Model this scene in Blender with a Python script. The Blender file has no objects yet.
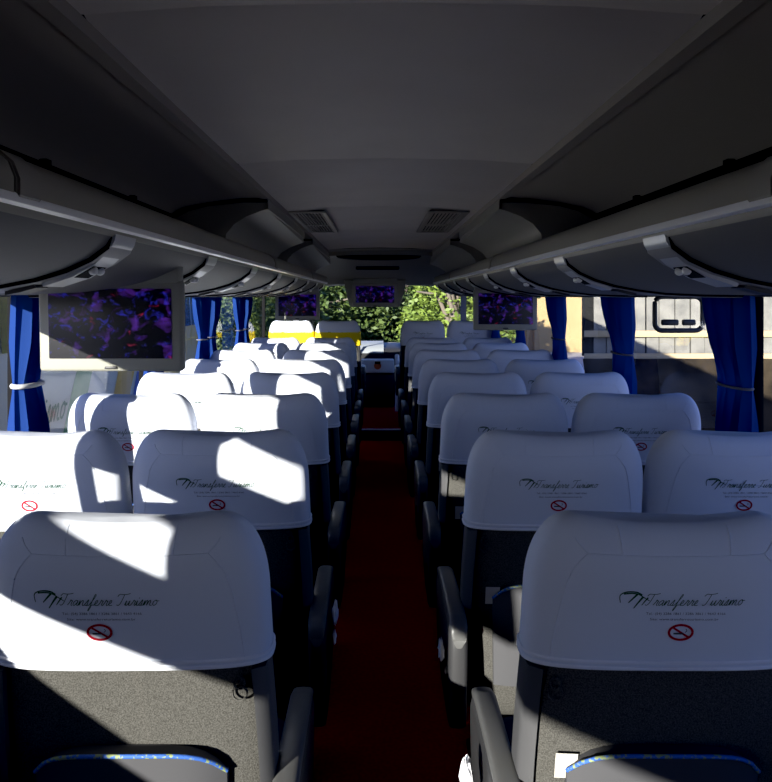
import bpy, bmesh, math, random
from mathutils import Vector, Matrix
random.seed(7)
S = bpy.context.scene
COL = S.collection
PI = math.pi
EYE = 1.5                       # eye height over the aisle floor
CX = -0.025                     # camera sits a little left of the bus axis

# ------------------------------------------------------------------ helpers
class MB:
    def __init__(s): s.v = []; s.f = []
    def add(s, vs, fs):
        b = len(s.v); s.v += [tuple(p) for p in vs]; s.f += [tuple(b+i for i in f) for f in fs]
        return s
    def loft(s, rings, closed=True, cap0=True, cap1=True):
        n = len(rings[0]); vs = [p for r in rings for p in r]; fs = []
        for i in range(len(rings)-1):
            for j in range(n if closed else n-1):
                k = (j+1) % n
                fs.append((i*n+j, i*n+k, (i+1)*n+k, (i+1)*n+j))
        if closed and cap0: fs.append(tuple(reversed(range(n))))
        if closed and cap1: fs.append(tuple((len(rings)-1)*n+j for j in range(n)))
        return s.add(vs, fs)
    def box(s, c, d, bev=0.0, seg=2, rot=None):
        bm = bmesh.new(); bmesh.ops.create_cube(bm, size=1)
        for v in bm.verts: v.co = Vector((v.co.x*d[0], v.co.y*d[1], v.co.z*d[2]))
        if bev > 0: bmesh.ops.bevel(bm, geom=bm.edges[:], offset=min(bev, min(d)*.49), segments=seg, affect='EDGES', profile=.5)
        if rot is not None: bmesh.ops.transform(bm, matrix=rot.to_4x4(), verts=bm.verts[:])
        bm.verts.index_update()
        vs = [(v.co.x+c[0], v.co.y+c[1], v.co.z+c[2]) for v in bm.verts]
        fs = [tuple(v.index for v in f.verts) for f in bm.faces]
        bm.free(); return s.add(vs, fs)
    def tube(s, pts, r, n=8, closed=False):
        pts = [Vector(p) for p in pts]; rings = []
        for i, p in enumerate(pts):
            a = pts[i-1] if (i > 0 or closed) else p
            b = pts[(i+1) % len(pts)] if (i < len(pts)-1 or closed) else p
            t = (b-a); t = t.normalized() if t.length > 1e-9 else Vector((0,0,1))
            u = Vector((0,0,1)) if abs(t.z) < .9 else Vector((1,0,0))
            u = (u - t*u.dot(t)).normalized(); w = t.cross(u)
            rr = r[i] if isinstance(r, (list, tuple)) else r
            rings.append([p + (u*math.cos(2*PI*k/n)+w*math.sin(2*PI*k/n))*rr for k in range(n)])
        if closed: rings.append(rings[0]); return s.loft(rings, cap0=False, cap1=False)
        return s.loft(rings)
    def extrude_y(s, prof, y0, y1, closed=True, cuts=1):
        rings = [[(x, y0+(y1-y0)*k/cuts, z) for x, z in prof] for k in range(cuts+1)]
        return s.loft(rings, closed=closed)
    def build(s, name, m, parent=None, smooth=None, recalc=True):
        me = bpy.data.meshes.new(name); me.from_pydata(s.v, [], s.f); me.update()
        bm = bmesh.new(); bm.from_mesh(me)
        if recalc: bmesh.ops.recalc_face_normals(bm, faces=bm.faces[:])
        if smooth is not None:
            for f in bm.faces: f.smooth = True
            lim = math.radians(smooth)
            for e in bm.edges:
                if len(e.link_faces) == 2 and e.calc_face_angle(0) > lim: e.smooth = False
        bm.to_mesh(me); bm.free()
        me.materials.append(m)
        o = bpy.data.objects.new(name, me); COL.objects.link(o)
        if parent: o.parent = parent
        return o

def tag(o, label=None, cat=None, group=None, kind=None):
    if label: o['label'] = label
    if cat: o['category'] = cat
    if group: o['group'] = group
    if kind: o['kind'] = kind
    return o
def empty(name, loc=(0,0,0), label=None, cat=None, group=None):
    o = bpy.data.objects.new(name, None); o.empty_display_size = .05; COL.objects.link(o); o.location = loc
    return tag(o, label, cat, group)
def struct(o): o['kind'] = 'structure'; return o
def copy_tree(o, parent=None):
    c = o.copy(); COL.objects.link(c)
    if parent: c.parent = parent
    for ch in list(o.children): copy_tree(ch, c)
    return c

# ------------------------------------------------------------------ materials
def mat(name, col, rough=.6, metal=0.0, spec=.5, noise=None, bump=None, emit=None):
    """noise=(scale, darker colour, contrast lo, hi), bump=(scale, strength)"""
    m = bpy.data.materials.new(name); m.use_nodes = True
    nt = m.node_tree; b = nt.nodes['Principled BSDF']
    b.inputs['Base Color'].default_value = (*col, 1); b.inputs['Roughness'].default_value = rough
    b.inputs['Metallic'].default_value = metal; b.inputs['Specular IOR Level'].default_value = spec
    tc = nt.nodes.new('ShaderNodeTexCoord')
    if noise:
        n = nt.nodes.new('ShaderNodeTexNoise'); n.inputs['Scale'].default_value = noise[0]; n.inputs['Detail'].default_value = 4
        r = nt.nodes.new('ShaderNodeValToRGB'); r.color_ramp.elements[0].position = noise[2]; r.color_ramp.elements[1].position = noise[3]
        r.color_ramp.elements[0].color = (*noise[1], 1); r.color_ramp.elements[1].color = (*col, 1)
        nt.links.new(tc.outputs['Object'], n.inputs['Vector']); nt.links.new(n.outputs['Fac'], r.inputs['Fac'])
        nt.links.new(r.outputs['Color'], b.inputs['Base Color'])
    if bump:
        n = nt.nodes.new('ShaderNodeTexNoise'); n.inputs['Scale'].default_value = bump[0]; n.inputs['Detail'].default_value = 3
        bp = nt.nodes.new('ShaderNodeBump'); bp.inputs['Strength'].default_value = bump[1]; bp.inputs['Distance'].default_value = .01
        nt.links.new(tc.outputs['Object'], n.inputs['Vector']); nt.links.new(n.outputs['Fac'], bp.inputs['Height'])
        nt.links.new(bp.outputs['Normal'], b.inputs['Normal'])
    if emit:
        b.inputs['Emission Color'].default_value = (*emit[0], 1); b.inputs['Emission Strength'].default_value = emit[1]
    return m

def glass_mat(name, tint, refl=1.0):
    m = bpy.data.materials.new(name); m.use_nodes = True; nt = m.node_tree
    nt.nodes.remove(nt.nodes['Principled BSDF'])
    out = nt.nodes['Material Output']
    t = nt.nodes.new('ShaderNodeBsdfTransparent'); t.inputs['Color'].default_value = (*tint, 1)
    g = nt.nodes.new('ShaderNodeBsdfGlossy'); g.inputs['Roughness'].default_value = .0
    f = nt.nodes.new('ShaderNodeLayerWeight'); f.inputs['Blend'].default_value = .5
    pw = nt.nodes.new('ShaderNodeMath'); pw.operation = 'POWER'; pw.inputs[1].default_value = 4.0
    mul = nt.nodes.new('ShaderNodeMath'); mul.operation = 'MULTIPLY_ADD'; mul.inputs[1].default_value = .38*refl; mul.inputs[2].default_value = .035*refl
    nt.links.new(f.outputs['Facing'], pw.inputs[0])
    mx = nt.nodes.new('ShaderNodeMixShader')
    nt.links.new(pw.outputs[0], mul.inputs[0]); nt.links.new(mul.outputs[0], mx.inputs['Fac'])
    nt.links.new(t.outputs[0], mx.inputs[1]); nt.links.new(g.outputs[0], mx.inputs[2]); nt.links.new(mx.outputs[0], out.inputs['Surface'])
    return m

def screen_mat():
    m = mat('screen picture', (.018,.018,.02), .35, spec=.4); nt = m.node_tree; b = nt.nodes['Principled BSDF']
    tc = nt.nodes.new('ShaderNodeTexCoord'); mp = nt.nodes.new('ShaderNodeMapping'); mp.inputs['Scale'].default_value = (16, 16, 20)
    nt.links.new(tc.outputs['Object'], mp.inputs['Vector'])
    def blob(scale, lo, hi, off):
        mp2 = nt.nodes.new('ShaderNodeMapping'); mp2.inputs['Location'].default_value = off
        nt.links.new(mp.outputs[0], mp2.inputs['Vector'])
        n = nt.nodes.new('ShaderNodeTexNoise'); n.inputs['Scale'].default_value = scale; n.inputs['Detail'].default_value = 3; n.inputs['Distortion'].default_value = .6
        nt.links.new(mp2.outputs[0], n.inputs['Vector'])
        r = nt.nodes.new('ShaderNodeMapRange'); r.inputs['From Min'].default_value = lo; r.inputs['From Max'].default_value = hi
        nt.links.new(n.outputs['Fac'], r.inputs['Value']); return r.outputs[0]
    def tint(fac, c):
        x = nt.nodes.new('ShaderNodeMix'); x.data_type = 'RGBA'; x.inputs[6].default_value = (0,0,0,1); x.inputs[7].default_value = (*c, 1)
        nt.links.new(fac, x.inputs[0]); return x.outputs[2]
    def addc(a, c):
        x = nt.nodes.new('ShaderNodeMix'); x.data_type = 'RGBA'; x.blend_type = 'ADD'; x.inputs[0].default_value = 1
        nt.links.new(a, x.inputs[6]); nt.links.new(c, x.inputs[7]); return x.outputs[2]
    c = addc(tint(blob(1.3, .55, .80, (0,0,0)), (.13,.03,.42)), tint(blob(2.6, .57, .8, (3,1,7)), (.03,.03,.55)))
    c = addc(c, tint(blob(1.5, .66, .8, (8,2,3.1)), (.6,.02,.1)))
    nt.links.new(c, b.inputs['Emission Color']); b.inputs['Emission Strength'].default_value = .55
    return m

M = {}
M['cloth'] = mat('white stretch cloth', (.64,.67,.74), .85, spec=.15, bump=(14, .12))
M['hem'] = mat('white hem', (.72,.73,.77), .8, spec=.2)
M['yellow'] = mat('yellow cloth', (.85,.62,.02), .8, spec=.2)
M['carpet_grey'] = mat('speckled grey seat fabric', (.10,.097,.088), .95, spec=.02, noise=(420, (.05,.048,.043), .36, .64), bump=(300, .3))
M['vinyl_grey'] = mat('grey vinyl', (.07,.07,.073), .6, spec=.3)
M['seat_front'] = mat('dark blue seat fabric', (.03,.035,.06), .9, spec=.1)
M['plastic'] = mat('dark plastic', (.035,.035,.037), .45)
M['armpad'] = mat('armrest pad', (.10,.10,.098), .38)
M['steel'] = mat('painted steel', (.05,.05,.055), .4, metal=.6)
M['pocket'] = mat('pocket cloth', (.075,.075,.08), .85, spec=.1)
M['blue_trim'] = mat('blue elastic trim', (.03,.11,.42), .7, noise=(120, (.25,.3,.12), .42, .46))
M['paper'] = mat('white paper tag', (.5,.47,.42), .8)
M['green_ink'] = mat('dark green ink', (.03,.085,.045), .8, spec=.1)
M['dark_ink'] = mat('dark ink', (.06,.07,.07), .8, spec=.1)
M['red_ink'] = mat('red ink', (.36,.012,.025), .8, spec=.1)
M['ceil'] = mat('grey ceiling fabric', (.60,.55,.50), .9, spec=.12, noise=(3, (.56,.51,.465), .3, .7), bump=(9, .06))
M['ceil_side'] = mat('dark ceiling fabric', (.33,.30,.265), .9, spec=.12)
M['black'] = mat('black shadow gap', (.012,.012,.012), .8, spec=.2)
M['beige'] = mat('grey beige plastic', (.30,.285,.24), .5, spec=.35)
M['rail'] = mat('rack rail plastic', (.28,.265,.215), .42, spec=.45)
M['lid'] = mat('rack lid vinyl', (.14,.138,.138), .6, spec=.3, bump=(200, .05))
M['panel'] = mat('rack service panel', (.24,.24,.25), .45, spec=.5)
M['white_panel'] = mat('white panel', (.85,.85,.82), .5)
M['alu'] = mat('aluminium trim', (.92,.91,.88), .3, metal=.1)
M['silver'] = mat('silver plastic', (.55,.56,.58), .35, metal=.4)
M['housing'] = mat('monitor housing', (.30,.295,.245), .5)
M['screen'] = screen_mat()
M['red_carpet'] = mat('red carpet', (.46,.014,.040), .95, spec=.0, noise=(90, (.33,.010,.028), .35, .65), bump=(160, .3))
M['floor'] = mat('dark floor', (.03,.03,.032), .7)
M['wall'] = mat('grey wall lining', (.16,.16,.165), .7)
M['pillar'] = mat('black pillar', (.010,.010,.011), .9, spec=.08)
M['curtain'] = mat('blue curtain', (.009,.042,.20), .8, spec=.2)
M['tieback'] = mat('white tieback', (.6,.6,.6), .7)
M['tieback_dark'] = mat('grey tieback', (.12,.12,.15), .7)
M['glass'] = glass_mat('side window glass', (.93,.95,.95), .9)
M['wglass'] = glass_mat('windscreen glass', (.92,.95,.93), .6)
M['dash'] = mat('pale dashboard', (.40,.43,.45), .5)
M['cream'] = mat('cream render', (.40,.29,.145), .9, spec=.1, noise=(1.2, (.36,.26,.125), .3, .7))
M['fence'] = mat('weathered grey boards', (.24,.23,.20), .9, spec=.1, noise=(4, (.15,.145,.13), .3, .65))
M['beam'] = mat('cream timber beam', (.42,.32,.18), .8)
M['orange'] = mat('orange red render', (.62,.16,.06), .9)
M['bank'] = mat('dark earth bank', (.045,.034,.022), .95, spec=.05, noise=(2.2, (.012,.01,.008), .35, .62))
M['ground'] = mat('grey yard gravel', (.5,.48,.44), .95, spec=.05, noise=(5, (.42,.40,.37), .3, .7))
M['bus_white'] = mat('pale coach paint', (.50,.52,.45), .45)
M['bus_green'] = mat('dark green lettering', (.02,.12,.06), .5)
M['stripe_green'] = mat('green livery stripe', (.05,.24,.10), .45)
M['stripe_gold'] = mat('gold livery stripe', (.62,.38,.06), .45)
M['stripe_blue'] = mat('blue livery stripe', (.05,.12,.4), .45)
M['tint'] = mat('tinted coach window', (.03,.04,.05), .1, spec=.6)
M['rubber'] = mat('black rubber', (.015,.015,.015), .8)
M['leaf_a'] = mat('dark green leaves', (.085,.125,.025), .6, noise=(1.0, (.03,.055,.012), .35, .65))
M['leaf_b'] = mat('bright green leaves', (.20,.27,.045), .6, noise=(1.2, (.09,.14,.02), .35, .65))
M['bark'] = mat('bark', (.16,.13,.10), .9)
M['plastic_bag'] = mat('thin white plastic', (.75,.76,.8), .35)

_nt = M['curtain'].node_tree; _b = _nt.nodes['Principled BSDF']
_t = _nt.nodes.new('ShaderNodeBsdfTranslucent'); _t.inputs['Color'].default_value = (.02,.10,.50,1)
_m = _nt.nodes.new('ShaderNodeMixShader'); _m.inputs['Fac'].default_value = .22
_nt.links.new(_b.outputs[0], _m.inputs[1]); _nt.links.new(_t.outputs[0], _m.inputs[2]); _nt.links.new(_m.outputs[0], _nt.nodes['Material Output'].inputs['Surface'])
# ------------------------------------------------------------------ camera, light, sky
cam = bpy.data.cameras.new('camera'); co = bpy.data.objects.new('camera', cam); COL.objects.link(co)
co.location = (CX, 0, EYE); co.rotation_euler = (PI/2, 0, 0)
cam.sensor_fit = 'HORIZONTAL'; cam.sensor_width = 36; cam.lens = 780/772*36
cam.shift_x = 8/772; cam.shift_y = -94/772; cam.clip_start = .02; cam.clip_end = 400
S.camera = co
cam.dof.use_dof = False

SUN_D = Vector((.52, 1.0, -.236)).normalized()         # travel direction of the sunlight
sl = bpy.data.lights.new('sun', 'SUN'); so = bpy.data.objects.new('sun', sl); COL.objects.link(so)
sl.energy = 14.0; sl.angle = math.radians(.5); sl.color = (1, .955, .88)
so.rotation_euler = SUN_D.to_track_quat('-Z', 'Y').to_euler()

w = bpy.data.worlds.new('sky'); S.world = w; w.use_nodes = True; nt = w.node_tree
bg = nt.nodes['Background']; sky = nt.nodes.new('ShaderNodeTexSky'); sky.sky_type = 'HOSEK_WILKIE'
sky.sun_direction = (-SUN_D); sky.turbidity = 3.0
tn = nt.nodes.new('ShaderNodeMix'); tn.data_type = 'RGBA'; tn.blend_type = 'MULTIPLY'; tn.inputs[0].default_value = 1
tn.inputs[7].default_value = (.58, .75, 1.68, 1); nt.links.new(sky.outputs[0], tn.inputs[6])
nt.links.new(tn.outputs[2], bg.inputs['Color']); bg.inputs['Strength'].default_value = 9.2
S.view_settings.view_transform = 'Standard'; S.view_settings.look = 'None'; S.view_settings.exposure = 0; S.view_settings.gamma = 1
S.view_settings.use_curve_mapping = True
S.view_settings.curve_mapping.black_level = (.003,.003,.003); S.view_settings.curve_mapping.update()
try:
    S.cycles.max_bounces = 10; S.cycles.diffuse_bounces = 5; S.cycles.transparent_max_bounces = 16; S.cycles.sample_clamp_indirect = 6
    S.cycles.caustics_reflective = False; S.cycles.caustics_refractive = False
except Exception: pass

# ------------------------------------------------------------------ the seat
TILT = .20
def se(a, b, n, th):
    c, s = math.cos(th), math.sin(th)
    return (a*math.copysign(abs(c)**(2/n), c), b*math.copysign(abs(s)**(2/n), s))
ZR = 1.075          # rear top edge of the headrest
HB = .074          # half depth of the headrest
def cover_dims(z):
    """half width, half depth, centre y, at height z (dome from 1.045 up)"""
    yc = HB + (ZR - z)*TILT
    a = .2395 - .006*(z-.87)/.2; b = HB
    if z > .985:
        t = min(1, (z-.985)/.134); a -= .088*(1-math.sqrt(max(0, 1-t*t)))
    if z > 1.02:
        t = min(1, (z-1.02)/.099); b -= .062*(1-math.sqrt(max(0, 1-t*t)))
    return a, b, yc
NEXP = 3.4
def cover_y(x, z):
    a, b, yc = cover_dims(z); q = max(0, 1-abs(x/a)**NEXP)
    return yc - b*q**(1/NEXP)
def saddle(x, z): return .014*max(0, min(1, (z-.97)/.13))*((abs(x)/.16)**2-.55)
def on_cover(x, z, off=.0012): return (x, cover_y(x, z)-off, z + saddle(x, z))
def cover_rings(z0, z1, N=72, grow=0.0, steps=16):
    zs = [z0+(min(z1,1.03)-z0)*k/steps for k in range(steps+1)]
    if z1 > 1.03: zs += [1.03+.0885*math.sin(PI/2*k/14) for k in range(1, 15)]
    rings = []
    for z in zs:
        a, b, yc = cover_dims(z); r = []
        for k in range(N):
            x, y = se(a+grow, b+grow, NEXP, 2*PI*k/N)
            r.append((x, yc+y, z+saddle(x, z)))
        rings.append(r)
    return rings

def cr(pts, n=6):
    """Catmull-Rom through 2-D points"""
    out = []; P = [pts[0]]+list(pts)+[pts[-1]]
    for i in range(1, len(P)-2):
        p0, p1, p2, p3 = P[i-1], P[i], P[i+1], P[i+2]
        for k in range(n):
            t = k/n; q = []
            for c in (0, 1):
                q.append(.5*(2*p1[c]+(p2[c]-p0[c])*t+(2*p0[c]-5*p1[c]+4*p2[c]-p3[c])*t*t+(3*p1[c]-p0[c]-3*p2[c]+p3[c])*t**3))
            out.append(tuple(q))
    out.append(tuple(pts[-1])); return out
def ribbon(mb, pts, wd, place):
    """a flat pen stroke; wd number or list ends"""
    n = len(pts); L = []; R = []
    for i, p in enumerate(pts):
        a = pts[max(0, i-1)]; b = pts[min(n-1, i+1)]
        dx, dz = b[0]-a[0], b[1]-a[1]; l = math.hypot(dx, dz) or 1
        ww = wd if not isinstance(wd, (list, tuple)) else wd[0]+(wd[1]-wd[0])*i/(n-1)
        nx, nz = -dz/l*ww/2, dx/l*ww/2
        L.append(place(p[0]+nx, p[1]+nz)); R.append(place(p[0]-nx, p[1]-nz))
    mb.loft([[l, r] for l, r in zip(L, R)], closed=False)
SCRIPT = {  # one-stroke brush lettering, x-height 1
 'T': (1.15, [[(-.35,1.75),(-.1,2.15),(.4,2.1),(1.0,2.15),(1.45,2.3)], [(.62,2.1),(.55,1.2),(.4,.3),(.15,0),(-.1,.15)]]),
 'r': (.72, [[(0,.05),(.2,.6),(.28,1.08),(.38,.86),(.58,.86),(.5,.3),(.6,0),(.72,.05)]]),
 'a': (.92, [[(.68,.82),(.45,.98),(.15,.65),(.1,.2),(.32,.0),(.58,.4),(.7,.92),(.66,.3),(.75,.0),(.92,.05)]]),
 'n': (.95, [[(0,.05),(.12,.95),(.14,.0),(.3,.7),(.52,.98),(.62,.7),(.62,.2),(.72,.0),(.95,.05)]]),
 's': (.72, [[(0,.05),(.4,1.1),(.42,.6),(.42,.15),(.2,.0),(.1,.12)], [(.3,.0),(.72,.05)]]),
 'f': (.72, [[(0,.05),(.4,1.1),(.6,1.9),(.48,2.15),(.36,1.6),(.25,0),(.12,-.8),(.2,-1.0),(.36,-.4),(.4,.05),(.72,.1)]]),
 'e': (.72, [[(0,.05),(.35,.45),(.46,.85),(.3,1.0),(.14,.6),(.18,.12),(.4,.0),(.72,.05)]]),
 'u': (.95, [[(0,.05),(.12,.95),(.12,.25),(.28,.0),(.5,.3),(.64,.95),(.62,.2),(.74,.0),(.95,.05)]]),
 'i': (.48, [[(0,.05),(.15,.95),(.14,.2),(.26,.0),(.48,.05)], [(.24,1.35),(.3,1.5)]]),
 'm': (1.35, [[(0,.05),(.12,.95),(.14,.0),(.28,.7),(.48,.98),(.56,.7),(.54,.0),(.7,.7),(.9,.98),(1.0,.7),(.98,.2),(1.1,.0),(1.35,.05)]]),
 'o': (.85, [[(.45,1.0),(.12,.7),(.14,.15),(.4,.0),(.66,.35),(.6,.85),(.4,1.0),(.6,.8),(.95,.85)]]),
 ' ': (.75, [])}
def script_width(t): return sum(SCRIPT[c][0] for c in t)
def script_text(mb, t, x0, z0, xh, place, wide=1.0, pen=.16):
    x = 0
    for c in t:
        adv, strokes = SCRIPT[c]
        for st in strokes:
            pts = [(x0+((x+px)*wide+pz*.38)*xh, z0+pz*xh) for px, pz in cr(st, 5)]
            ribbon(mb, pts, pen*xh, place)
        x += adv
def font_mesh(text, size, place, mb):
    cu = bpy.data.curves.new('t', 'FONT'); cu.body = text; cu.size = size; cu.align_x = 'CENTER'; cu.resolution_u = 2
    o = bpy.data.objects.new('t', cu); COL.objects.link(o); bpy.context.view_layer.update()
    me = o.to_mesh(); vs = [place(v.co.x, v.co.y) for v in me.vertices]; fs = [tuple(p.vertices) for p in me.polygons]
    mb.add(vs, fs); o.to_mesh_clear(); bpy.data.objects.remove(o); bpy.data.curves.remove(cu)

# --- shared part meshes, built once on a prototype; s = side of the aisle as seen from the seat (+1: aisle at +x)
def make_seat(s, aisle, band=False, dx=0.0):
    root = empty('coach_seat')
    # backrest: a rounded padded shell
    rings = []
    zs = [.30,.302,.31,.33,.38,.46,.56,.66,.76,.86,.95,1.0,1.03,1.045]
    for z in zs:
        yc = .070+(ZR-z)*TILT; a = .226+.012*math.sin(max(0, min(1, (.9-z)/.6))*PI); b = .058
        if z < .38:
            t = (.38-z)/.08; k = 1-math.sqrt(max(0, 1-t*t)); a -= .05*k; b -= .035*k
        if z > .95:
            t = (z-.95)/.095; k = 1-math.sqrt(max(0, 1-min(1,t)**2)); a -= .09*k; b -= .03*k
        rings.append([(x, yc+y, z) for x, y in (se(a, b, 4.2, 2*PI*k/56) for k in range(56))])
    MB().loft(rings).build('backrest', M['carpet_grey'], root, 50)
    # smooth side gussets
    for q in (-1, 1):
        g = MB(); rr = []
        for k in range(13):
            z = .40+.46*k/12; yc = .065+(ZR-z)*TILT; a = .226+.012*math.sin(max(0, min(1, (.9-z)/.6))*PI)
            rr.append([(q*(a-.018), yc-.055, z), (q*(a+.0045), yc-.042, z), (q*(a+.006), yc-.01, z), (q*(a+.006), yc+.02, z), (q*(a+.0045), yc+.04, z), (q*(a-.018), yc+.05, z)])
        g.loft(rr).build('side_gusset', M['vinyl_grey'], root, 60)
    # cushion
    rings = []
    for k in range(13):
        t = k/12; y = .20+.46*t; h = .055*(1-abs(2*t-1)**6)+.012; zc = .42+.02*t
        rings.append([(x, y, zc+z) for x, z in (se(.222-.02*abs(2*t-1)**6, h, 3.6, 2*PI*j/40) for j in range(40))])
    MB().loft(rings).build('seat_cushion', M['seat_front'], root, 50)
    # base with two legs
    b = MB(); b.box((0,.40,.335), (.40,.40,.05), .01)
    b.build('seat_frame', M['steel'], root, 40)
    for q in (-1, 1):
        l = MB(); l.loft([[(q*.16+dx, .40+dy, z) for dx, dy in ((-.02,-w_),(.02,-w_),(.02,w_),(-.02,w_))] for z, w_ in ((0,.17),(.02,.17),(.05,.06),(.26,.07),(.32,.17))])
        l.build('leg', M['steel'], root, 40)
    # headrest cover with hem, seams and print
    z0 = .868 if not band else 1.0
    cv = MB(); cv.loft(cover_rings(z0, 1.2), cap0=False)
    cover = cv.build('headrest_cover', M['cloth'], root, 60)
    hem = MB()
    for zz in (z0, z0+.011):
        a, bb, yc = cover_dims(zz)
        hem.tube([(x, yc+y, zz) for x, y in (se(a+.001, bb+.001, NEXP, 2*PI*k/72) for k in range(72))], .0032, 6, closed=True)
    hem.build('hem', M['hem'], cover, 60)
    sm = MB()
    def seam(pts, r=.0011):
        sm.tube([on_cover(x, z, .0004) for x, z in cr(pts, 6)], r, 5)
    zt = 1.066
    seam([(-.145,zt),(-.07,zt+.004),(0,zt+.005),(.07,zt+.004),(.145,zt)])
    for q in (-1, 1):
        seam([(q*.145,zt),(q*.172,1.03),(q*.188,.97),(q*.197,.91),(q*.2,z0+.005)])
        seam([(q*.088,zt+.003),(q*.09,1.093),(q*.091,1.114)])
        seam([(q*.145,zt),(q*.158,1.078),(q*.164,1.087)])
    sm.build('seam', M['cloth'], cover, 60)
    if band:
        y = MB(); y.loft(cover_rings(.865, 1.004, grow=.004), cap0=False, cap1=False)
        yo = y.build('lower_band', M['yellow'], root, 60); yo['label'] = 'bright yellow cloth band under the white cover'
    pl = lambda x, z: on_cover(x+dx, z, .0016)
    g = MB(); W = script_width('Transferre Turismo')
    script_text(g, 'Transferre Turismo', -.062, .984, .0098, pl, wide=.170/.0098/W*.94, pen=.12)
    # palm-frond T emblem
    lg = [([(-.103,.988),(-.104,1.001),(-.094,1.0075),(-.078,1.008),(-.068,1.003)], (.0014,.0026)),
          ([(-.098,1.004),(-.085,1.0055),(-.074,1.004),(-.062,.9965),(-.055,.992)], (.0028,.0012)),
          ([(-.076,1.004),(-.083,.996),(-.090,.988)], (.0038,.0016)),
          ([(-.066,1.000),(-.073,.990),(-.081,.978)], (.0040,.0016)),
          ([(-.058,.9985),(-.064,.99),(-.068,.984)], (.0026,.0012))]
    for pts, wd in lg: ribbon(g, cr(pts, 6), wd, pl)
    go = g.build('printed_name', M['green_ink'], cover, recalc=False); go['label'] = 'green script coach company name with a palm emblem'
    t = MB()
    font_mesh('Tel.: (54) 3286 1861 / 3286 3861 / 9643 4166', .0062, lambda x, y: pl(x*1.15+.006, .9665+y), t)
    font_mesh('Site: www.transferreturismo.com.br', .0062, lambda x, y: pl(x*1.25+.004, .9565+y), t)
    t.build('printed_contact_lines', M['dark_ink'], cover, recalc=False)
    n = MB(); cz = .935
    el = [(math.cos(2*PI*k/40)*.0195, cz+math.sin(2*PI*k/40)*.0132) for k in range(41)]
    ribbon(n, el, .0042, pl)
    ribbon(n, [(-.013+.026*k/8, cz+.0085-.017*k/8) for k in range(9)], .0036, pl)
    n.build('no_smoking_sign', M['red_ink'], cover, recalc=False)
    c = MB(); ribbon(c, [(-.012+.017*k/6, cz-.0022) for k in range(7)], .003, pl)
    ribbon(c, cr([(.007,cz),(.010,cz+.003),(.008,cz+.006)], 4), .0012, pl)
    c.build('cigarette_mark', M['dark_ink'], cover, recalc=False)
    # rear pocket
    def rear(x, z):
        yc = .065+(ZR-z)*TILT; a = .226+.012*math.sin(max(0, min(1, (.9-z)/.6))*PI)
        return yc-.058*(max(0, 1-abs(x/a)**4.2))**(1/4.2)
    zt, zb, hw = .725, .42, .165; ring = []; NP = 28
    pk = MB(); fr = []; bk = []
    outline = []
    for k in range(17):  # top edge with round corners, left to right
        outline.append((-hw+2*hw*k/16, zt-.05*abs(2*k/16-1)**5))
    outl = [( -hw+.01, zb)] + outline + [(hw-.01, zb)]
    rows = []
    for i in range(9):
        v = i/8; row = []
        for x, z in outline:
            zz = zb+(z-zb)*v; xx = x*(.94+.06*v)
            bul = .012+.03*(1-abs(x/hw)**4)*(.35+.65*v)
            row.append((xx, rear(xx, zz)-bul, zz))
        rows.append(row)
    bott = [(p[0], rear(p[0], p[2])+.004, p[2]) for p in rows[0]]
    topb = [(p[0], rear(p[0], p[2])+.004, p[2]-.006) for p in rows[-1]]
    pk.loft([bott]+rows+[topb], closed=False)
    for side in (0, -1):
        pts = [r_[side] for r_ in rows]; inn = [(p[0], rear(p[0], p[2])+.004, p[2]) for p in pts]
        pk.loft([pts, inn], closed=False)
    po = pk.build('seat_pocket', M['pocket'], root, 50)
    MB().tube([(p[0], p[1]-.001, p[2]+.001) for p in rows[-1]], .0036, 8).build('pocket_trim', M['blue_trim'], po, 60)['label'] = 'blue elastic trim of the pocket'
    # coat hook: two rings near the aisle
    h = MB(); hx = s*.19
    for zz, r_ in ((.835,.009),(.817,.0125)):
        h.tube([(hx+r_*math.cos(2*PI*k/20), rear(hx, zz)-.006, zz+r_*math.sin(2*PI*k/20)) for k in range(20)], .0022, 6, closed=True)
    h.build('coat_hook', M['carpet_grey'], root, 60)
    if s < 0 and aisle:
        tg = MB(); tx = s*.166
        tg.add([(tx-.018, rear(tx-.018,.73)-.004,.705),(tx+.02, rear(tx,.73)-.004,.705),(tx+.02, rear(tx,.66)-.004,.655),(tx-.018, rear(tx-.018,.66)-.004,.655)], [(0,1,2,3)])
        tg.build('paper_tag', M['paper'], root, recalc=False)['label'] = 'white paper tag beside the pocket'
    if aisle:
        ax = s*.263
        def arm_prof():
            return [(.02,.42),(.03,.36),(.08,.345),(.30,.355),(.46,.42),(.50,.50),(.51,.56),(.49,.595),(.42,.612),(.05,.618),(.015,.60),(.01,.55)]
        pr = cr(arm_prof()+[arm_prof()[0]], 4)[:-1]
        a = MB(); rings = []
        for x, sc in ((-.024,.93),(-.020,.985),(-.012,1),(.012,1),(.020,.985),(.024,.93)):
            rings.append([(ax+x, .26+(y-.26)*sc, .48+(z-.48)*sc) for y, z in pr])
        ar = a.loft(rings).build('armrest', M['plastic'], root, 50)
        p = MB(); rings = []
        for y, zz, wv in ((.006,.585,.010),(.004,.60,.019),(.015,.625,.023),(.05,.634,.024),(.25,.632,.024),(.42,.625,.024),(.475,.61,.023),(.50,.585,.018)):
            rings.append([(ax+x, y, zz+z) for x, z in (se(wv, .012, 3, 2*PI*j/20) for j in range(20))])
        p.loft(rings).build('armrest_pad', M['armpad'], ar, 60)
        k = MB(); k.tube([(ax-s*.004, .10, .47),(ax+s*.031, .10, .47)], .022, 16); k.build('armrest_pivot', M['steel'], ar, 40)
    return root

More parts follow.
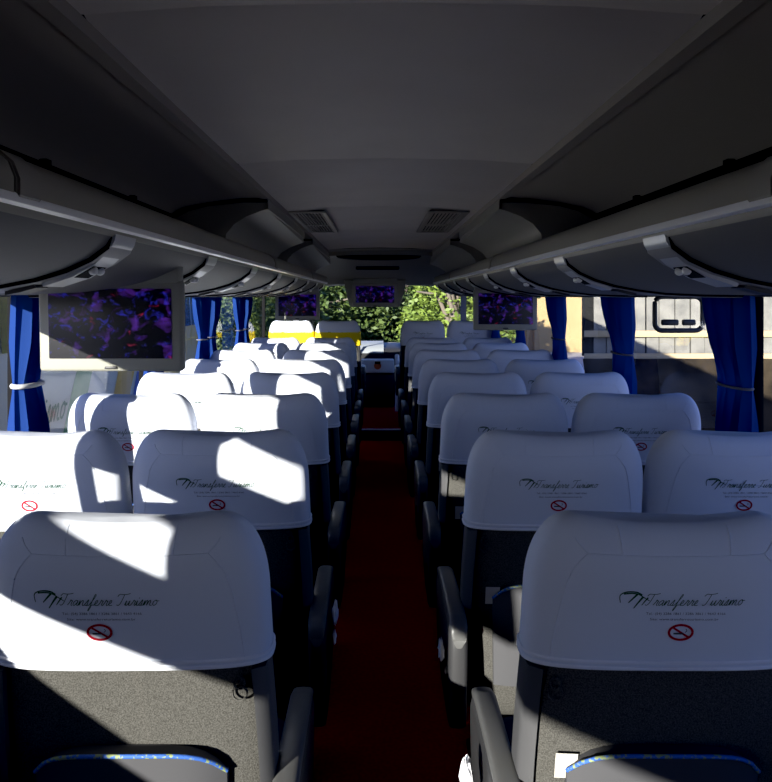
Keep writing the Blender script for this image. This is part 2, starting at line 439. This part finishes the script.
ROWS = [1.27, 2.03, 2.83, 3.63, 4.43, 5.23, 6.03, 6.83, 8.14]
ORD = ['nearest', 'second', 'third', 'fourth', 'fifth', 'sixth', 'seventh', 'eighth', 'front']
protos = {}
PLAT = .11
for i, D in enumerate(ROWS):
    for side in (-1, 1):
        for aisle in (True, False):
            band = (i == 8 and side < 0)
            key = (side, aisle, band, i == 0)
            if key in protos: o = copy_tree(protos[key])
            else: o = protos[key] = make_seat(-side, aisle, band, (-.037 if side < 0 else .012) if i == 0 else 0)
            x = side*(.450 if aisle else .938)
            if i == 0: x = side*(.454 if side < 0 else .468) + (0 if aisle else side*.486)
            jit = random.Random(i*7+side*3+aisle)
            o.location = (x+jit.uniform(-.004,.004), D+(jit.uniform(-.015,.015) if i else 0), PLAT if i == 8 else 0)
            o.scale = (1, 1, 1.008 if i == 0 else 1.018)
            o.rotation_euler = (jit.uniform(-.012,.012) if i else 0, 0, jit.uniform(-.012,.012))
            lr = 'left' if side < 0 else 'right'
            pos = 'aisle' if aisle else 'window'
            row = {0:'nearest row', 8:'front row by the cab'}.get(i, ORD[i]+' row from the camera')
            if band: o['label'] = f'white headrest seat with yellow band, far front row, {lr} {pos} side'
            else: o['label'] = f'grey coach seat with white cover, {lr} {pos} side, {row}'
            o['category'] = 'seat'; o['group'] = 'coach seats in rows'

# ------------------------------------------------------------------ bus shell
Y0, Y1 = -2.6, 11.2
WX = 1.24
PIL = [2.60+1.42*k for k in range(-3, 6)]          # window pillars
SILL, WTOP = .78, 1.56
struct(MB().box((0,(Y0+Y1)/2,-.06), (2*WX+.06, Y1-Y0, .12)).build('floor', M['floor']))
struct(MB().box((0,(8.13+Y1)/2,PLAT/2+.0005), (2*WX-.01, Y1-8.13-.02, PLAT-.001)).build('floor.001', M['floor']))
for nm, sx in (('wall_left',-1),('wall_right',1)):
    m = MB(); m.box((sx*(WX+.015),(Y0+Y1)/2,SILL/2), (.03, Y1-Y0, SILL)); m.box((sx*(WX-.02),(Y0+Y1)/2,SILL+.005), (.10, Y1-Y0, .03), .008)
    m.box((sx*(WX+.015),(Y0+Y1)/2,(WTOP+2.15)/2), (.03, Y1-Y0, 2.15-WTOP))
    struct(m.build(nm, M['wall'], None, 40))
m = MB(); m.box((0,Y0+.01,1.05), (2*WX, .02, 2.2)); struct(m.build('wall_back', M['wall']))
m = MB(); m.box((0,Y1-.02,.42), (2*WX, .04, .86)); m.box((0,Y1-.02,2.0), (2*WX,.04,.3))
for q in (-1,1): m.box((q*1.2,Y1-.02,1.35), (.08,.04,1.2))
struct(m.build('wall_front', M['wall']))
struct(MB().add([(-WX+.08,Y1-.02,.84),(WX-.08,Y1-.02,.84),(WX-.08,Y1-.02,1.86),(-WX+.08,Y1-.02,1.86)],[(0,1,2,3)]).build('window_windscreen', M['wglass']))
m = MB(); m.box((-1.225, -.38, 1.343), (.035, 1.06, .155), .008); m.box((-1.225, .64, 1.325), (.035, 1.0, .12), .008)      # added out-of-view bars and blocks, shaped to band the sunlight on the seats
m.box((-1.225, -.645, 1.48), (.03, .53, .12)); m.box((-1.225, -1.75, 1.51), (.03, 1.68, .13)); m.box((-1.225, .85, 1.46), (.03, .58, .16))
struct(m.build('trim_2', M['pillar'], None, 40))
m = MB(); m.loft([[(x, y, z) for y, z in ((-.98,.77),(1.10,.77),(1.10,1.17),(.34,1.17),(-.9,.90),(-.98,.90))] for x in (-1.245,-1.215)])
struct(m.build('added_shade_panel_left', M['wall'], None, 40))  # added unseen panel, sloped to cut the sunlight low on the left seats
m = MB(); m.box((1.23, (Y0-.35)/2, 1.16), (.03, -.35-Y0, .80)); struct(m.build('added_shade_panel_right', M['wall']))  # added unseen panel, closes the rear right windows to dim ambient light
n = 0
for sx in (-1, 1):
    for k in range(len(PIL)):
        p = PIL[k]
        if p < Y0 or p > Y1 or (sx < 0 and p < 1): continue
        struct(MB().box((sx*(WX-.002), p, (SILL+WTOP)/2), (.034, .036, WTOP-SILL-.03), .008).build('trim_%d' % (10+n), M['pillar'], None, 40)); n += 1
wn = 1
edges = [Y0+.02]+[p for p in PIL if Y0 < p < Y1]+[Y1-.05]
for sx in (-1, 1):
    for a, b in zip(edges[:-1], edges[1:]):
        if b-a < .15: continue
        m = MB(); x = sx*(WX+.012); m.add([(x,a+.005,SILL),(x,b-.005,SILL),(x,b-.005,WTOP),(x,a+.005,WTOP)], [(0,1,2,3)])
        struct(m.build('window_%d' % wn, M['glass'])); wn += 1

# ceiling: centre panel with cross seams, recessed strips, side coves, roof skin
Ec = EYE
cm = MB()
prof = [(-.50,.452),(-.3,.466),(0,.472),(.3,.466),(.50,.452)]
cuts = [Y0, -1.54, -.14, 1.26, 2.66, 4.06, 5.46, 7.45]
rings = []
for a, b in zip(cuts[:-1], cuts[1:]):
    for y, dz in ((a+.001,.004),(a+.012,.0),((a+b)/2,-.002),(b-.012,.0),(b-.001,.004)):
        rings.append([(x, y, Ec+z+dz) for x, z in prof])
cm.loft(rings, closed=False)
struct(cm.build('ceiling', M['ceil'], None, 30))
m = MB()
for q in (-1,1):
    m.extrude_y([(q*.50,Ec+.452),(q*.502,Ec+.428),(q*.536,Ec+.428),(q*.538,Ec+.440)], Y0, 8.1, closed=False)
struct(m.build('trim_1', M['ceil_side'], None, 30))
m = MB()
for q in (-1,1):
    m.extrude_y([(q*.538,Ec+.438),(q*.65,Ec+.430),(q*.78,Ec+.412),(q*.87,Ec+.395),(q*.925,Ec+.372),(q*.932,Ec+.366)], Y0, 8.1, closed=False)
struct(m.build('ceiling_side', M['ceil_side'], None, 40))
m = MB()
for q in (-1,1):
    m.extrude_y([(q*.932,Ec+.372),(q*.95,Ec+.372),(q*.95,Ec+.19),(q*.942,Ec+.19)], Y0, 8.1)
    for k in range(9): m.box((q*.925, .6+.75*k, Ec+.29), (.03,.03,.16))
struct(m.build('trim_3', M['black'], None, 30))
m = MB(); m.box((0,(Y0+Y1)/2,2.14), (2*WX+.06, Y1-Y0, .03)); struct(m.build('ceiling_roof', M['black']))

# aisle carpet and the step at the front
rn = MB(); rn.box((0,(Y0+8.12)/2,.004), (.62, 8.10-Y0, .008)); tag(rn.build('aisle_carpet', M['red_carpet']), 'long red carpet down the aisle between the seats', 'carpet')
rn = MB(); rn.box((0,9.0,PLAT+.004), (.62,1.7,.008)); tag(rn.build('step_carpet', M['red_carpet']), 'short red carpet on the raised step at the front', 'carpet')
ng = MB(); ng.box((0,8.143,PLAT+.0065), (.60,.02,.014), .003); tag(ng.build('step_nosing', M['alu'], None, 40), 'thin metal edge along the front step of the aisle', 'step edge')

# ------------------------------------------------------------------ luggage racks
RY0, RY1 = -2.56, 8.05
DIV = [1.65+.87*k for k in range(-4, 8)]
LID = [(.560,.128),(.575,.105),(.61,.079),(.66,.056),(.72,.038),(.79,.024),(.88,.013),(1.0,.008),(1.12,.006),(1.225,.006)]
def make_rack(q):
    nm = 'left' if q < 0 else 'right'
    root = empty('luggage_rack', (0,0,0), f'long grey overhead luggage rack along the {nm} windows', 'luggage rack', None)
    root.location = (q*.9, (RY0+RY1)/2, EYE); off = Vector(root.location)
    def T(x, y, z): return (q*x-off.x, y-off.y, z)
    def ext(mb, pr, y0, y1, closed=True): mb.loft([[T(x, y0, z) for x, z in pr], [T(x, y1, z) for x, z in pr]], closed=closed)
    rail = [(.640,.225),(.605,.222),(.575,.212),(.555,.195),(.546,.172),(.546,.150),(.552,.142),(.60,.142),(.64,.18)]
    joints = [1.12, 3.95, 6.2]
    ys = [RY0]+joints+[RY1]
    for a, b in zip(ys[:-1], ys[1:]):
        m = MB(); ext(m, rail, a+.004, b-.004); r = m.build('rack_rail', M['rail'], root, 35)
        c = MB(); big = [((x-.6)*1.05+.598, (z-.18)*1.06+.18) for x, z in rail]
        ext(c, big, a+.006, a+.075); c.build('rail_joint_sleeve', M['beige'], r, 35)
    m = MB(); ext(m, [(.547,.151),(.5435,.146),(.545,.137),(.553,.133),(.56,.14)], RY0, RY1)
    m.build('rail_highlight_strip', M['alu'], root, 50)
    m = MB(); ext(m, [(.555,.142),(.558,.128),(.562,.122),(.60,.14)], RY0, RY1); m.build('rail_lip', M['beige'], root, 40)
    ds = [RY0]+DIV+[RY1]
    for a, b in zip(ds[:-1], ds[1:]):
        if b-a < .12: continue
        m = MB(); pr = LID+[(1.225,.02),(1.0,.02),(.72,.06),(.6,.12)]
        ext(m, pr, a+(.073 if a != RY0 else 0), b-(.073 if b != RY1 else 0))
        m.build('rack_lid', M['lid'], root, 35)
    for d in DIV:
        m = MB(); out = [(.563,.120)]+[(x-.006 if i < 4 else x, z-.008) for i, (x, z) in enumerate(LID[1:9])]
        inn = [(x+.01, z+.014) for x, z in reversed(out)]
        ext(m, out+inn, d-.070, d+.070); sp = m.build('service_panel', M['panel'], root, 40)
        for dd in (-.0715,.0715):
            g = MB(); ext(g, [(x, z+.001) for x, z in out+inn], d+dd-.0018, d+dd+.0018); g.build('panel_edge', M['black'], sp, 40)
        # silver end plate
        g = MB(); ext(g, [(.557,.128),(.560,.1145),(.566,.1035),(.588,.0845),(.594,.093),(.57,.125)], d-.066, d+.066); g.build('end_plate', M['silver'], sp, 40)
        # silver cove under it with lamps
        g = MB(); ext(g, [(.588,.083),(.603,.0695),(.652,.041),(.712,.0215),(.716,.028),(.655,.052),(.60,.08)], d-.050, d+.050); g.build('lamp_bezel', M['silver'], sp, 40)
        g = MB(); ext(g, [(.613,.0625),(.632,.051),(.652,.040),(.655,.048),(.615,.07)], d-.038, d+.038); g.build('lamp_recess', M['black'], sp, 40)
        for dd in (-.02,.02):
            u = MB(); rings = []
            for j in range(7):
                th = PI*j/6; rr = .0095*math.sin(th)+.0005
                rings.append([(T(.620,d+dd,.056)[0]+rr*math.cos(2*PI*k/14), T(0,d+dd,0)[1]+rr*math.sin(2*PI*k/14), .055-.0095*math.cos(th)) for k in range(14)])
            u.loft(rings).build('reading_lamp', M['alu'], sp, 60)
        u = MB(); ext(u, [(.735,.019),(.77,.0095),(.80,.004),(.80,.012),(.74,.026)], d-.03, d+.03); u.build('air_nozzle', M['plastic'], sp, 40)
    m = MB(); ext(m, [(1.226,.0),(1.226,.03),(.80,.09),(.64,.22),(.62,.20),(.60,.14),(.72,.05)], RY0, RY1); m.build('rack_back', M['black'], root)
    m = MB(); ext(m, [(.56,.13),(.55,.2),(.6,.225),(.9,.3),(1.22,.3),(1.22,0),(1.0,0),(.79,.018),(.66,.052)], RY1-.02, RY1+.01); m.build('rack_end_cap', M['beige'], root)
    return root
racks = [make_rack(-1), make_rack(1)]

# air ducts between ceiling and rack
def duct(q, y0, y1, label, drop):
    root = empty('air_duct', (q*.7, y0, EYE+.25), label, 'air duct', 'ceiling air ducts')
    def ring(y, dz, sh=0):
        pr = [(.512,.424),(.512,.385),(.54,.377),(.60,.354),(.655,.320),(.69,.278),(.70,.22),(.80,.20),(.93,.25),(.93,.345),(.86,.386),(.77,.408),(.64,.424)]
        return [(q*(x-.7), y-y0, z-.25+dz*(1 if z < .40 else 0)) for x, z in pr]
    m = MB(); m.loft([ring(y0,0), ring(y0+.012,0), ring((y0+y1)/2,-drop*.5), ring(y1,-drop)])
    d = m.build('duct_body', M['beige'], root, 38)
    e = MB(); e.loft([[(q*(x-.7), y, z-.25) for x, z in [(.506,.428),(.506,.385),(.520,.383),(.522,.428)]] for y in (0, y1-y0)])
    e.build('duct_edge_strip', M['rail'], root, 40)
    f = MB(); pr = [(.51,.426),(.62,.426),(.77,.410),(.86,.388),(.935,.345),(.935,.335),(.855,.378),(.77,.400),(.62,.415),(.51,.415)]
    f.loft([[(q*(x-.7), y, z-.25) for x, z in pr] for y in (-.012, .0)]); f.build('duct_face_edge', M['black'], root, 40)
for q, nm in ((-1,'left'),(1,'right')):
    duct(q, 3.42, 5.1, f'boxy curved air duct under the ceiling above the {nm} rack', .03)
    duct(q, 5.75, 8.0, f'far dark air duct beyond the first one on the {nm} side', .05)

# ceiling vents
for q, x0, x1, nm in ((-1,-.50,-.30,'left'),(1,.24,.46,'right')):
    v = empty('ceiling_vent', ((x0+x1)/2, 4.75, EYE+.462), f'slotted grey air vent in the ceiling on the {nm}', 'ceiling vent', 'ceiling vents')
    hw = (x1-x0)/2; z = -.012 if True else 0
    f = MB()
    for c, d in (((0,-.62,z),(2*hw,.03,.012)),((0,.62,z),(2*hw,.03,.012)),((-hw+.012,0,z),(.024,1.24,.012)),((hw-.012,0,z),(.024,1.24,.012)),((0,.12,z),(2*hw,.05,.012))): f.box(c, d, .003)
    f.build('vent_frame', M['beige'] if q < 0 else M['ceil_side'], v, 40)
    l = MB()
    for k in range(9): l.box((-hw+.03+(2*hw-.06)*k/8, 0, z), (.008,1.2,.008))
    l.build('vent_slats', M['ceil_side'], v)
    b = MB(); b.box((0,0,-.003), (2*hw-.02,1.22,.004)); b.build('vent_back', M['black'], v)

# ------------------------------------------------------------------ header over the driver, with the centre screen
def header():
    root = empty('front_header', (0,8.0,EYE+.2), 'curved grey ceiling panel above the driver cab holding the centre screen', 'ceiling panel')
    m = MB(); rings = []
    for y, z in ((7.45,.452),(7.60,.437),(7.62,.40),(7.85,.395),(8.0,.36),(8.2,.30),(8.4,.235),(8.55,.18),(8.6,.135),(8.75,.12),(9.0,.15),(9.0,.5)):
        wid = .52 if y < 7.7 else .66 if z > .2 else .60
        rings.append([(x*wid, y-8.0, z-.2+.014*(1-x*x)) for x in (-1,-.8,-.4,0,.4,.8,1)])
    m.loft(rings, closed=False); m.build('header_panel', M['beige'], root, 30)
    for q in (-1,1):
        s = MB(); rr = []
        for y, z in ((7.5,.45),(7.85,.40),(8.2,.30),(8.55,.18),(8.62,.135)):
            rr.append([(q*.64, y-8.0, z-.2),(q*.98, y-8.0, z-.2+.06),(q*1.22, y-7.9, .1+.25-.2)])
        s.loft(rr, closed=False); s.build('header_side', M['beige'], root, 30)
    m = MB(); pr = [(math.cos(2*PI*k/32), math.sin(2*PI*k/32)) for k in range(32)]
    m.loft([[(x*.42-.02, -.26+y*.0-.10+.0, .205+.030*z) for x, z in pr] for y in (0,)]+[[(x*.42-.02, -.10, .200+.030*z) for x, z in pr]])
    m.build('long_vent_slot', M['black'], root, 40)
    m = MB(); m.box((-.03,.21,.118), (.46,.08,.045), .015, rot=Matrix.Rotation(math.radians(-25),3,'X')); m.build('short_vent_slot', M['black'], root, 40)
    return root
header()

def monitor(loc, w_, h_, label, tilt=0, bez=.03, ceiling=False, arm=True):
    root = empty('television_screen', loc, label, 'monitor', 'television screens hung in the coach')
    root.rotation_euler = (tilt, 0, 0)
    m = MB(); m.box((0,.022,0), (w_, .045, h_), .010, 3); b = m.build('screen_housing', M['housing'], root, 40)
    m = MB()
    sw, sh = w_-2*bez, h_-2*bez
    m.box((0,-.002,.008), (sw,.006,sh), .003); m.build('screen', M['screen'], root, 40)
    m = MB(); m.box((0,.03,h_/2+.02), (w_*.96,.06,.07), .01); m.build('hinge_bar', M['housing'], root, 40)
    m = MB(); m.box((0,-.003,-h_/2+.012), (.035,.006,.008), .002); m.build('status_panel', M['plastic'], b, 40)
    return root
monitor((-.797,2.25,EYE-.085), .415, .262, 'large nearest screen hanging from the left rack, half lit by sun', .05)
monitor((.806,5.08,EYE-.085), .415, .262, 'screen hanging from the right rack over the right window seats')
monitor((-.78,7.3,EYE-.085), .415, .262, 'small distant screen hanging from the left rack')
c = monitor((-.058,8.50,EYE+.02), .50, .26, 'screen in the middle of the header over the aisle', 0, .04)
m = MB(); m.loft([[(x, y, z) for x, y, z in r] for r in ([(-.34,.02,.16),(.34,.02,.16),(.34,.14,.2),(-.34,.14,.2)], [(-.31,.0,.0),(.31,.0,.0),(.31,.14,.0),(-.31,.14,.0)], [(-.27,.0,-.13),(.27,.0,-.13),(.27,.12,-.12),(-.27,.12,-.12)])])
m.build('screen_cowl', M['housing'], c, 30)
for ch in c.children:
    if ch.name.startswith('screen') and 'cowl' not in ch.name: ch.location.y = -.008

# ------------------------------------------------------------------ curtains
def curtain(sx, y, direction, wt, label, tie, wtie=.2, wbot=.26, top=1.52, bot=.82, xx=1.19, tz=1.22):
    """near edge at y, gathered towards direction*Y"""
    root = empty('curtain', (sx*xx, y, bot), label, 'curtain', 'blue tied-back curtains')
    NV, NU = 26, 60; rings = []
    for i in range(NV+1):
        v = i/NV; z = bot+(top-bot)*v
        if z >= tz: t = (z-tz)/(top-tz); wd = wtie+(wt-wtie)*(t*t*(3-2*t))**.8
        else: t = (tz-z)/(tz-bot); wd = wtie+(wbot-wtie)*min(1, t*1.6)**.7
        near = abs(z-tz); amp = .027*(min(1, .35+near*5))
        r = []
        for k in range(NU+1):
            u = k/NU
            ph = u*2*PI*6.5; r.append((sx*(amp*math.sin(ph)+.008*math.sin(ph*.37+3*v)), direction*wd*(u+.012*math.sin(ph*2)), z-bot))
        rings.append(r)
    m = MB(); m.loft(rings, closed=False)
    m.build('curtain_cloth', M['curtain'], root, 60)
    b = MB(); b.tube([(.033*math.cos(2*PI*k/24), direction*(wtie/2+(wtie/2+.004)*math.sin(2*PI*k/24)), tz-bot) for k in range(24)], .008 if tie == 'tieback' else .005, 8, closed=True)
    b.build('tieback', M[tie], root, 60)
    return root
curtain(-1, 2.43, 1, .27, 'bright blue curtain with white tieback at the nearest left window', 'tieback', .15, .25, xx=1.15)
curtain(-1, 1.11, -1, .58, 'unseen blue curtain at the left window beside the viewer, added to cast shade', 'tieback', .05, .08, xx=1.19, tz=1.27)  # out of view, shaped to throw shade on the left seats
curtain(-1, 3.97, 1, .36, 'blue curtain behind the nearest left screen', 'tieback')
curtain(-1, 5.29, -1, .34, 'blue curtain just past the nearest left screen, first of a pair', 'tieback_dark')
curtain(-1, 5.37, 1, .34, 'blue curtain past the nearest left screen, second of a pair', 'tieback_dark')
curtain(-1, 6.69, -1, .34, 'distant blue curtain on the left, near half of the far pair', 'tieback_dark')
curtain(-1, 6.77, 1, .34, 'distant blue curtain on the left, far half of the far pair', 'tieback_dark')
curtain(1, 2.53, 1, .34, 'widest blue curtain at the right window nearest the camera', 'tieback_dark', .22, .25, xx=1.18, tz=1.2)
curtain(1, 3.75, 1, .46, 'blue curtain at the second right pillar with thin grey tieback', 'tieback_dark', .27, .28)
curtain(1, 5.12, 1, .46, 'blue curtain just right of the right hanging screen', 'tieback_dark', .28, .3)
curtain(1, 6.55, 1, .44, 'blue curtain seen below the right hanging screen', 'tieback_dark', .28, .3)
curtain(1, 7.95, 1, .44, 'dark blue curtain left of the right hanging screen', 'tieback_dark', .28, .3)
# black rounded frame of unknown use, hanging in the second right window
r = empty('hanging_frame', (1.17, 3.10, EYE-.066), 'black rounded frame with pale centre at the top of right window', 'mirror')
def rrect(w_, h_, rad, n=6):
    pts = []
    for cx, cz, a0 in ((w_/2-rad,h_/2-rad,0),(-w_/2+rad,h_/2-rad,PI/2),(-w_/2+rad,-h_/2+rad,PI),(w_/2-rad,-h_/2+rad,1.5*PI)):
        for k in range(n+1): pts.append((cx+rad*math.cos(a0+PI/2*k/n), cz+rad*math.sin(a0+PI/2*k/n)))
    return pts
o_ = rrect(.19,.135,.03); m = MB(); m.tube([(x, 0, z) for x, z in o_], .010, 8, closed=True); m.build('frame_rim', M['plastic'], r, 60)
m = MB()
for xx, ww in ((-.035,.07),(.04,.055)):
    m.box((xx,0,-.035), (ww,.015,.024), .008, 3)
m.build('frame_bracket', M['plastic'], r, 60)
m = MB(); m.box((0,0,.075), (.012,.012,.03), .003); m.build('frame_hanger', M['plastic'], r, 60)

# ------------------------------------------------------------------ driver's cab
PZ = PLAT
d = empty('dashboard', (0,10.6,PZ), 'pale dashboard under the windscreen at the end of the aisle', 'dashboard')
m = MB(); m.loft([[(x, y, z) for y, z in ((-.55,.0),(-.55,.52),(-.42,.66),(-.30,.72),(.5,.74),(.5,.0))] for x in (-1.15,1.15)]); m.build('dashboard_body', M['plastic'], d, 30)
m = MB(); m.loft([[(x, y, z) for y, z in ((-.44,.66),(-.32,.735),(.45,.77),(.45,.745),(-.30,.72),(-.42,.65))] for x in (-1.12,.05)]); m.build('dashboard_top', M['dash'], d, 30)
e = empty('cab_box', (-.03,9.75,PZ), 'white box with a small red badge in front of the dashboard', 'box')
m = MB(); m.box((0,.1,.52), (.42,.2,.17), .02, 3); m.build('box_front', M['white_panel'], e, 40)
m = MB(); m.tube([(0,-.004,.53),(0,.004,.53)], .045, 24); m.build('badge', M['orange'], e, 40)
m = MB(); m.box((0,-.006,.57), (.07,.006,.03), .004); m.build('badge_cap', M['black'], e, 40)
m = MB(); m.box((0,.12,.215), (.40,.2,.42), .02); m.build('box_base', M['plastic'], e, 40)
for x, z0, z1, nm in ((.21,.28,.66,'right'),(-.30,.30,.68,'left')):
    g = MB(); g.tube([(x,9.45,PZ),(x,9.45,PZ+.45),(x,9.5,PZ+.6),(x,9.65,PZ+.66)], .028, 10)
    tag(g.build('grab_handle', M['white_panel'], None, 60), f'pale grab handle at the {nm} end of the aisle beside the cab', 'grab handle', 'grab handles by the cab')

# crumpled clear plastic pieces on the armrest sides
def crumple(loc, sz, label):
    rnd = random.Random(int(loc[1]*100)); m = MB(); rings = []
    for j in range(7):
        th = PI*j/6; rr = []
        for k in range(10):
            q = sz*(.6+.55*rnd.random())*max(.12, math.sin(th)); rr.append((q*.45*math.cos(2*PI*k/10), q*math.sin(2*PI*k/10), sz*1.1*-math.cos(th)+rnd.uniform(-.55,.55)*sz))
        rings.append(rr)
    m.loft(rings); o = m.build('plastic_wrapper', M['plastic_bag'], None, 15); o.location = loc
    tag(o, label, 'wrapper', 'crumpled plastic by the armrests')
crumple((-.142,2.14,.635), .024, 'upper crumpled clear plastic hanging off the second left armrest')
crumple((-.142,2.10,.585), .014, 'lower crumpled clear plastic hanging off the second left armrest')
crumple((.143,2.08,.56), .022, 'crumpled white plastic beside the second right armrest')
crumple((.145,1.50,.575), .030, 'crumpled white plastic beside the nearest right armrest')

# ------------------------------------------------------------------ outside
GZ = -1.05
struct(MB().add([(-60,-40,GZ),(60,-40,GZ),(60,90,GZ),(-60,90,GZ)], [(0,1,2,3)]).build('ground', M['ground']))
# the coach parked alongside
b = empty('parked_coach', (-3.65,11,GZ), 'pale coach with green and gold stripes parked beyond the left windows', 'coach')
prof = [(0,.35),(0,1.4),(-.03,2.0),(-.10,3.0),(-.25,3.25),(-2.3,3.25),(-2.5,3.0),(-2.5,.35)]
m = MB(); m.loft([[(x, y, z) for x, z in prof] for y in (-5.6,6.2)]); m.build('coach_body', M['bus_white'], b, 30)
m = MB()
for k in range(7): 
    y = -5.0+1.55*k; m.add([(.004,y,2.0),(.004,y+1.45,2.0),(-.04,y+1.45,2.9),(-.04,y,2.9)], [(0,1,2,3)])
m.v = [(x-.02+ (.0 if z < 2.5 else -.02), y, z) for x, y, z in m.v]
m.build('coach_windows', M['tint'], b)
for c_, y0, wd, nm in (('stripe_green',-2.15,.55,'green_stripe'),('stripe_gold',-.55,.75,'gold_stripe'),('stripe_blue',.35,.5,'blue_stripe'),('stripe_gold',1.6,2.6,'gold_stripe')):
    m = MB(); L = []
    for k in range(9):
        t = k/8; z = .4+1.6*t; sh = .9*t*t; L.append([(.006-.03*max(0,(z-1.4)/.6), y0+sh, z), (.006-.03*max(0,(z-1.4)/.6), y0+wd+sh, z)])
    m.loft(L, closed=False); m.build(nm, M[c_], b)
m = MB(); W = script_width('Turismo')
script_text(m, 'Turismo', -2.06-W*.185*.95, 1.17, .17, lambda y, z: (.008, y, z), wide=1.1, pen=.2); m.build('coach_lettering', M['bus_green'], b, recalc=False)
for y in (-3.4, 3.6):
    m = MB(); m.tube([(-.3,y,.5),(.01,y,.5)], .5, 28); m.build('coach_wheel', M['rubber'], b, 40)

# building, fence and bank on the right
b = empty('cream_building', (8.7,36,GZ), 'cream rendered building with an orange corner seen through right windows', 'building')
m = MB(); m.box((.15,1.6,3.5), (3.3,3.2,7)); m.build('building_wall', M['cream'], b)
m = MB(); m.box((-2.65,1.4,3.5), (.36,2.8,7)); m.build('corner_pillar', M['orange'], b)
m = MB(); m.box((-2.2,2.0,3.5), (2.2,3.2,7)); m.build('building_wing', M['cream'], b)
b = empty('board_fence', (7.0,13.2,GZ), 'tall grey board fence with cream rails beyond the right windows', 'fence')
rnd = random.Random(3)
m = MB()
x = -3.38
while x < 4.5:
    wv = rnd.uniform(.20,.27); m.box((x+wv/2, rnd.uniform(-.02,.03), 2.85), (wv-.018,.03,2.6)); x += wv
m.build('fence_boards', M['fence'], b)
m = MB(); m.box((.45,.08,2.85), (8,.04,2.6)); m.build('fence_backing', M['black'], b)
for z, h_ in ((1.93,.11),(1.52,.16)):
    m = MB(); m.box((.45,-.06,z), (8,.06,h_), .01); m.build('fence_rail', M['beam'], b, 40)
m = MB()
N = 40; rows = []
for i in range(9):
    t = i/8; rows.append([(-3.6+8.2*k/N, -.1-1.6*(1-t)**1.5+rnd.uniform(-.06,.06), 1.52*t+rnd.uniform(-.04,.04)*(0 < i < 8)) for k in range(N+1)])
m.loft(rows, closed=False); o = m.build('earth_bank', M['bank'], None, 70); o.location = (7.0,13.15,GZ)
tag(o, 'dark brown earth bank under the board fence', 'bank')

# trees ahead of the windscreen
def tree(x, y, z0, rx, rz, n, mt, label, seed):
    rnd = random.Random(seed); root = empty('tree', (x,y,GZ), label, 'tree', 'trees ahead of the windscreen')
    tr = MB(); tr.tube([(0,0,0),(.05,.1,z0*.4),(-.1,0,z0*.8),(.1,.1,z0+rz*.6)], [.22,.17,.13,.05], 10); 
    for k in range(5):
        a = rnd.uniform(0,2*PI); tr.tube([(0,0,z0*(.5+.08*k)),(math.cos(a)*rx*.4,math.sin(a)*rx*.4,z0+rz*.2*k-.2),(math.cos(a)*rx*.8,math.sin(a)*rx*.8,z0+rz*.3*k-.3)], [.08,.05,.02], 7)
    tr.build('trunk', M['bark'], root, 60)
    cl = MB(); blobs = [(rnd.gauss(0,.45)*rx, rnd.gauss(0,.35)*rx, z0+rnd.uniform(-.75,.75)*rz, rnd.uniform(.3,.6)) for _ in range(22)]
    for i in range(n):
        bx, by, bz, br = blobs[i % len(blobs)]
        u, th = rnd.uniform(-1,1), rnd.uniform(0,2*PI); rr = br*rx*rnd.uniform(.7,1.05); s_ = math.sqrt(1-u*u)
        p = Vector((bx+rr*s_*math.cos(th), by+rr*s_*math.sin(th), bz+rr*u*.9))
        d1 = Vector((rnd.gauss(0,1), rnd.gauss(0,1), rnd.gauss(0,.6))).normalized(); d2 = d1.cross(Vector((rnd.gauss(0,1), rnd.gauss(0,1), rnd.gauss(0,1)))).normalized()
        L = rnd.uniform(.05,.11); Wd = L*.45
        cl.add([p-d1*L, p+d2*Wd, p+d1*L, p-d2*Wd], [(0,1,2,3)])
    cl.build('crown', M[mt], root, None, recalc=False)
tree(-1.8,22,2.2,2.2,2.0,16000,'leaf_a','dark green tree seen left of the centre screen', 1)
tree(.4,24,1.8,2.2,1.6,18000,'leaf_a','dense green tree straight ahead below the centre screen', 2)
tree(1.9,19,2.5,1.3,1.6,14000,'leaf_b','bright yellow green tree right of the centre screen', 3)
tree(-4.8,25,2.4,2.6,2.4,14000,'leaf_a','dark green tree at the far left of the windscreen', 4)
m = MB(); rnd = random.Random(9)
for i in range(14000):
    p = Vector((rnd.uniform(-7,2.9), rnd.uniform(25.5,27.5), GZ+rnd.random()**.8*3.6)); d1 = Vector((rnd.gauss(0,1), rnd.gauss(0,.5), rnd.gauss(0,1))).normalized(); d2 = d1.cross(Vector((rnd.gauss(0,1), 1, rnd.gauss(0,1)))).normalized(); L = rnd.uniform(.08,.16)
    m.add([p-d1*L, p+d2*L*.5, p+d1*L, p-d2*L*.5], [(0,1,2,3)])
tag(m.build('hedge', M['leaf_b'], None, None, recalc=False), 'green hedge across the view behind the trees ahead', 'hedge')
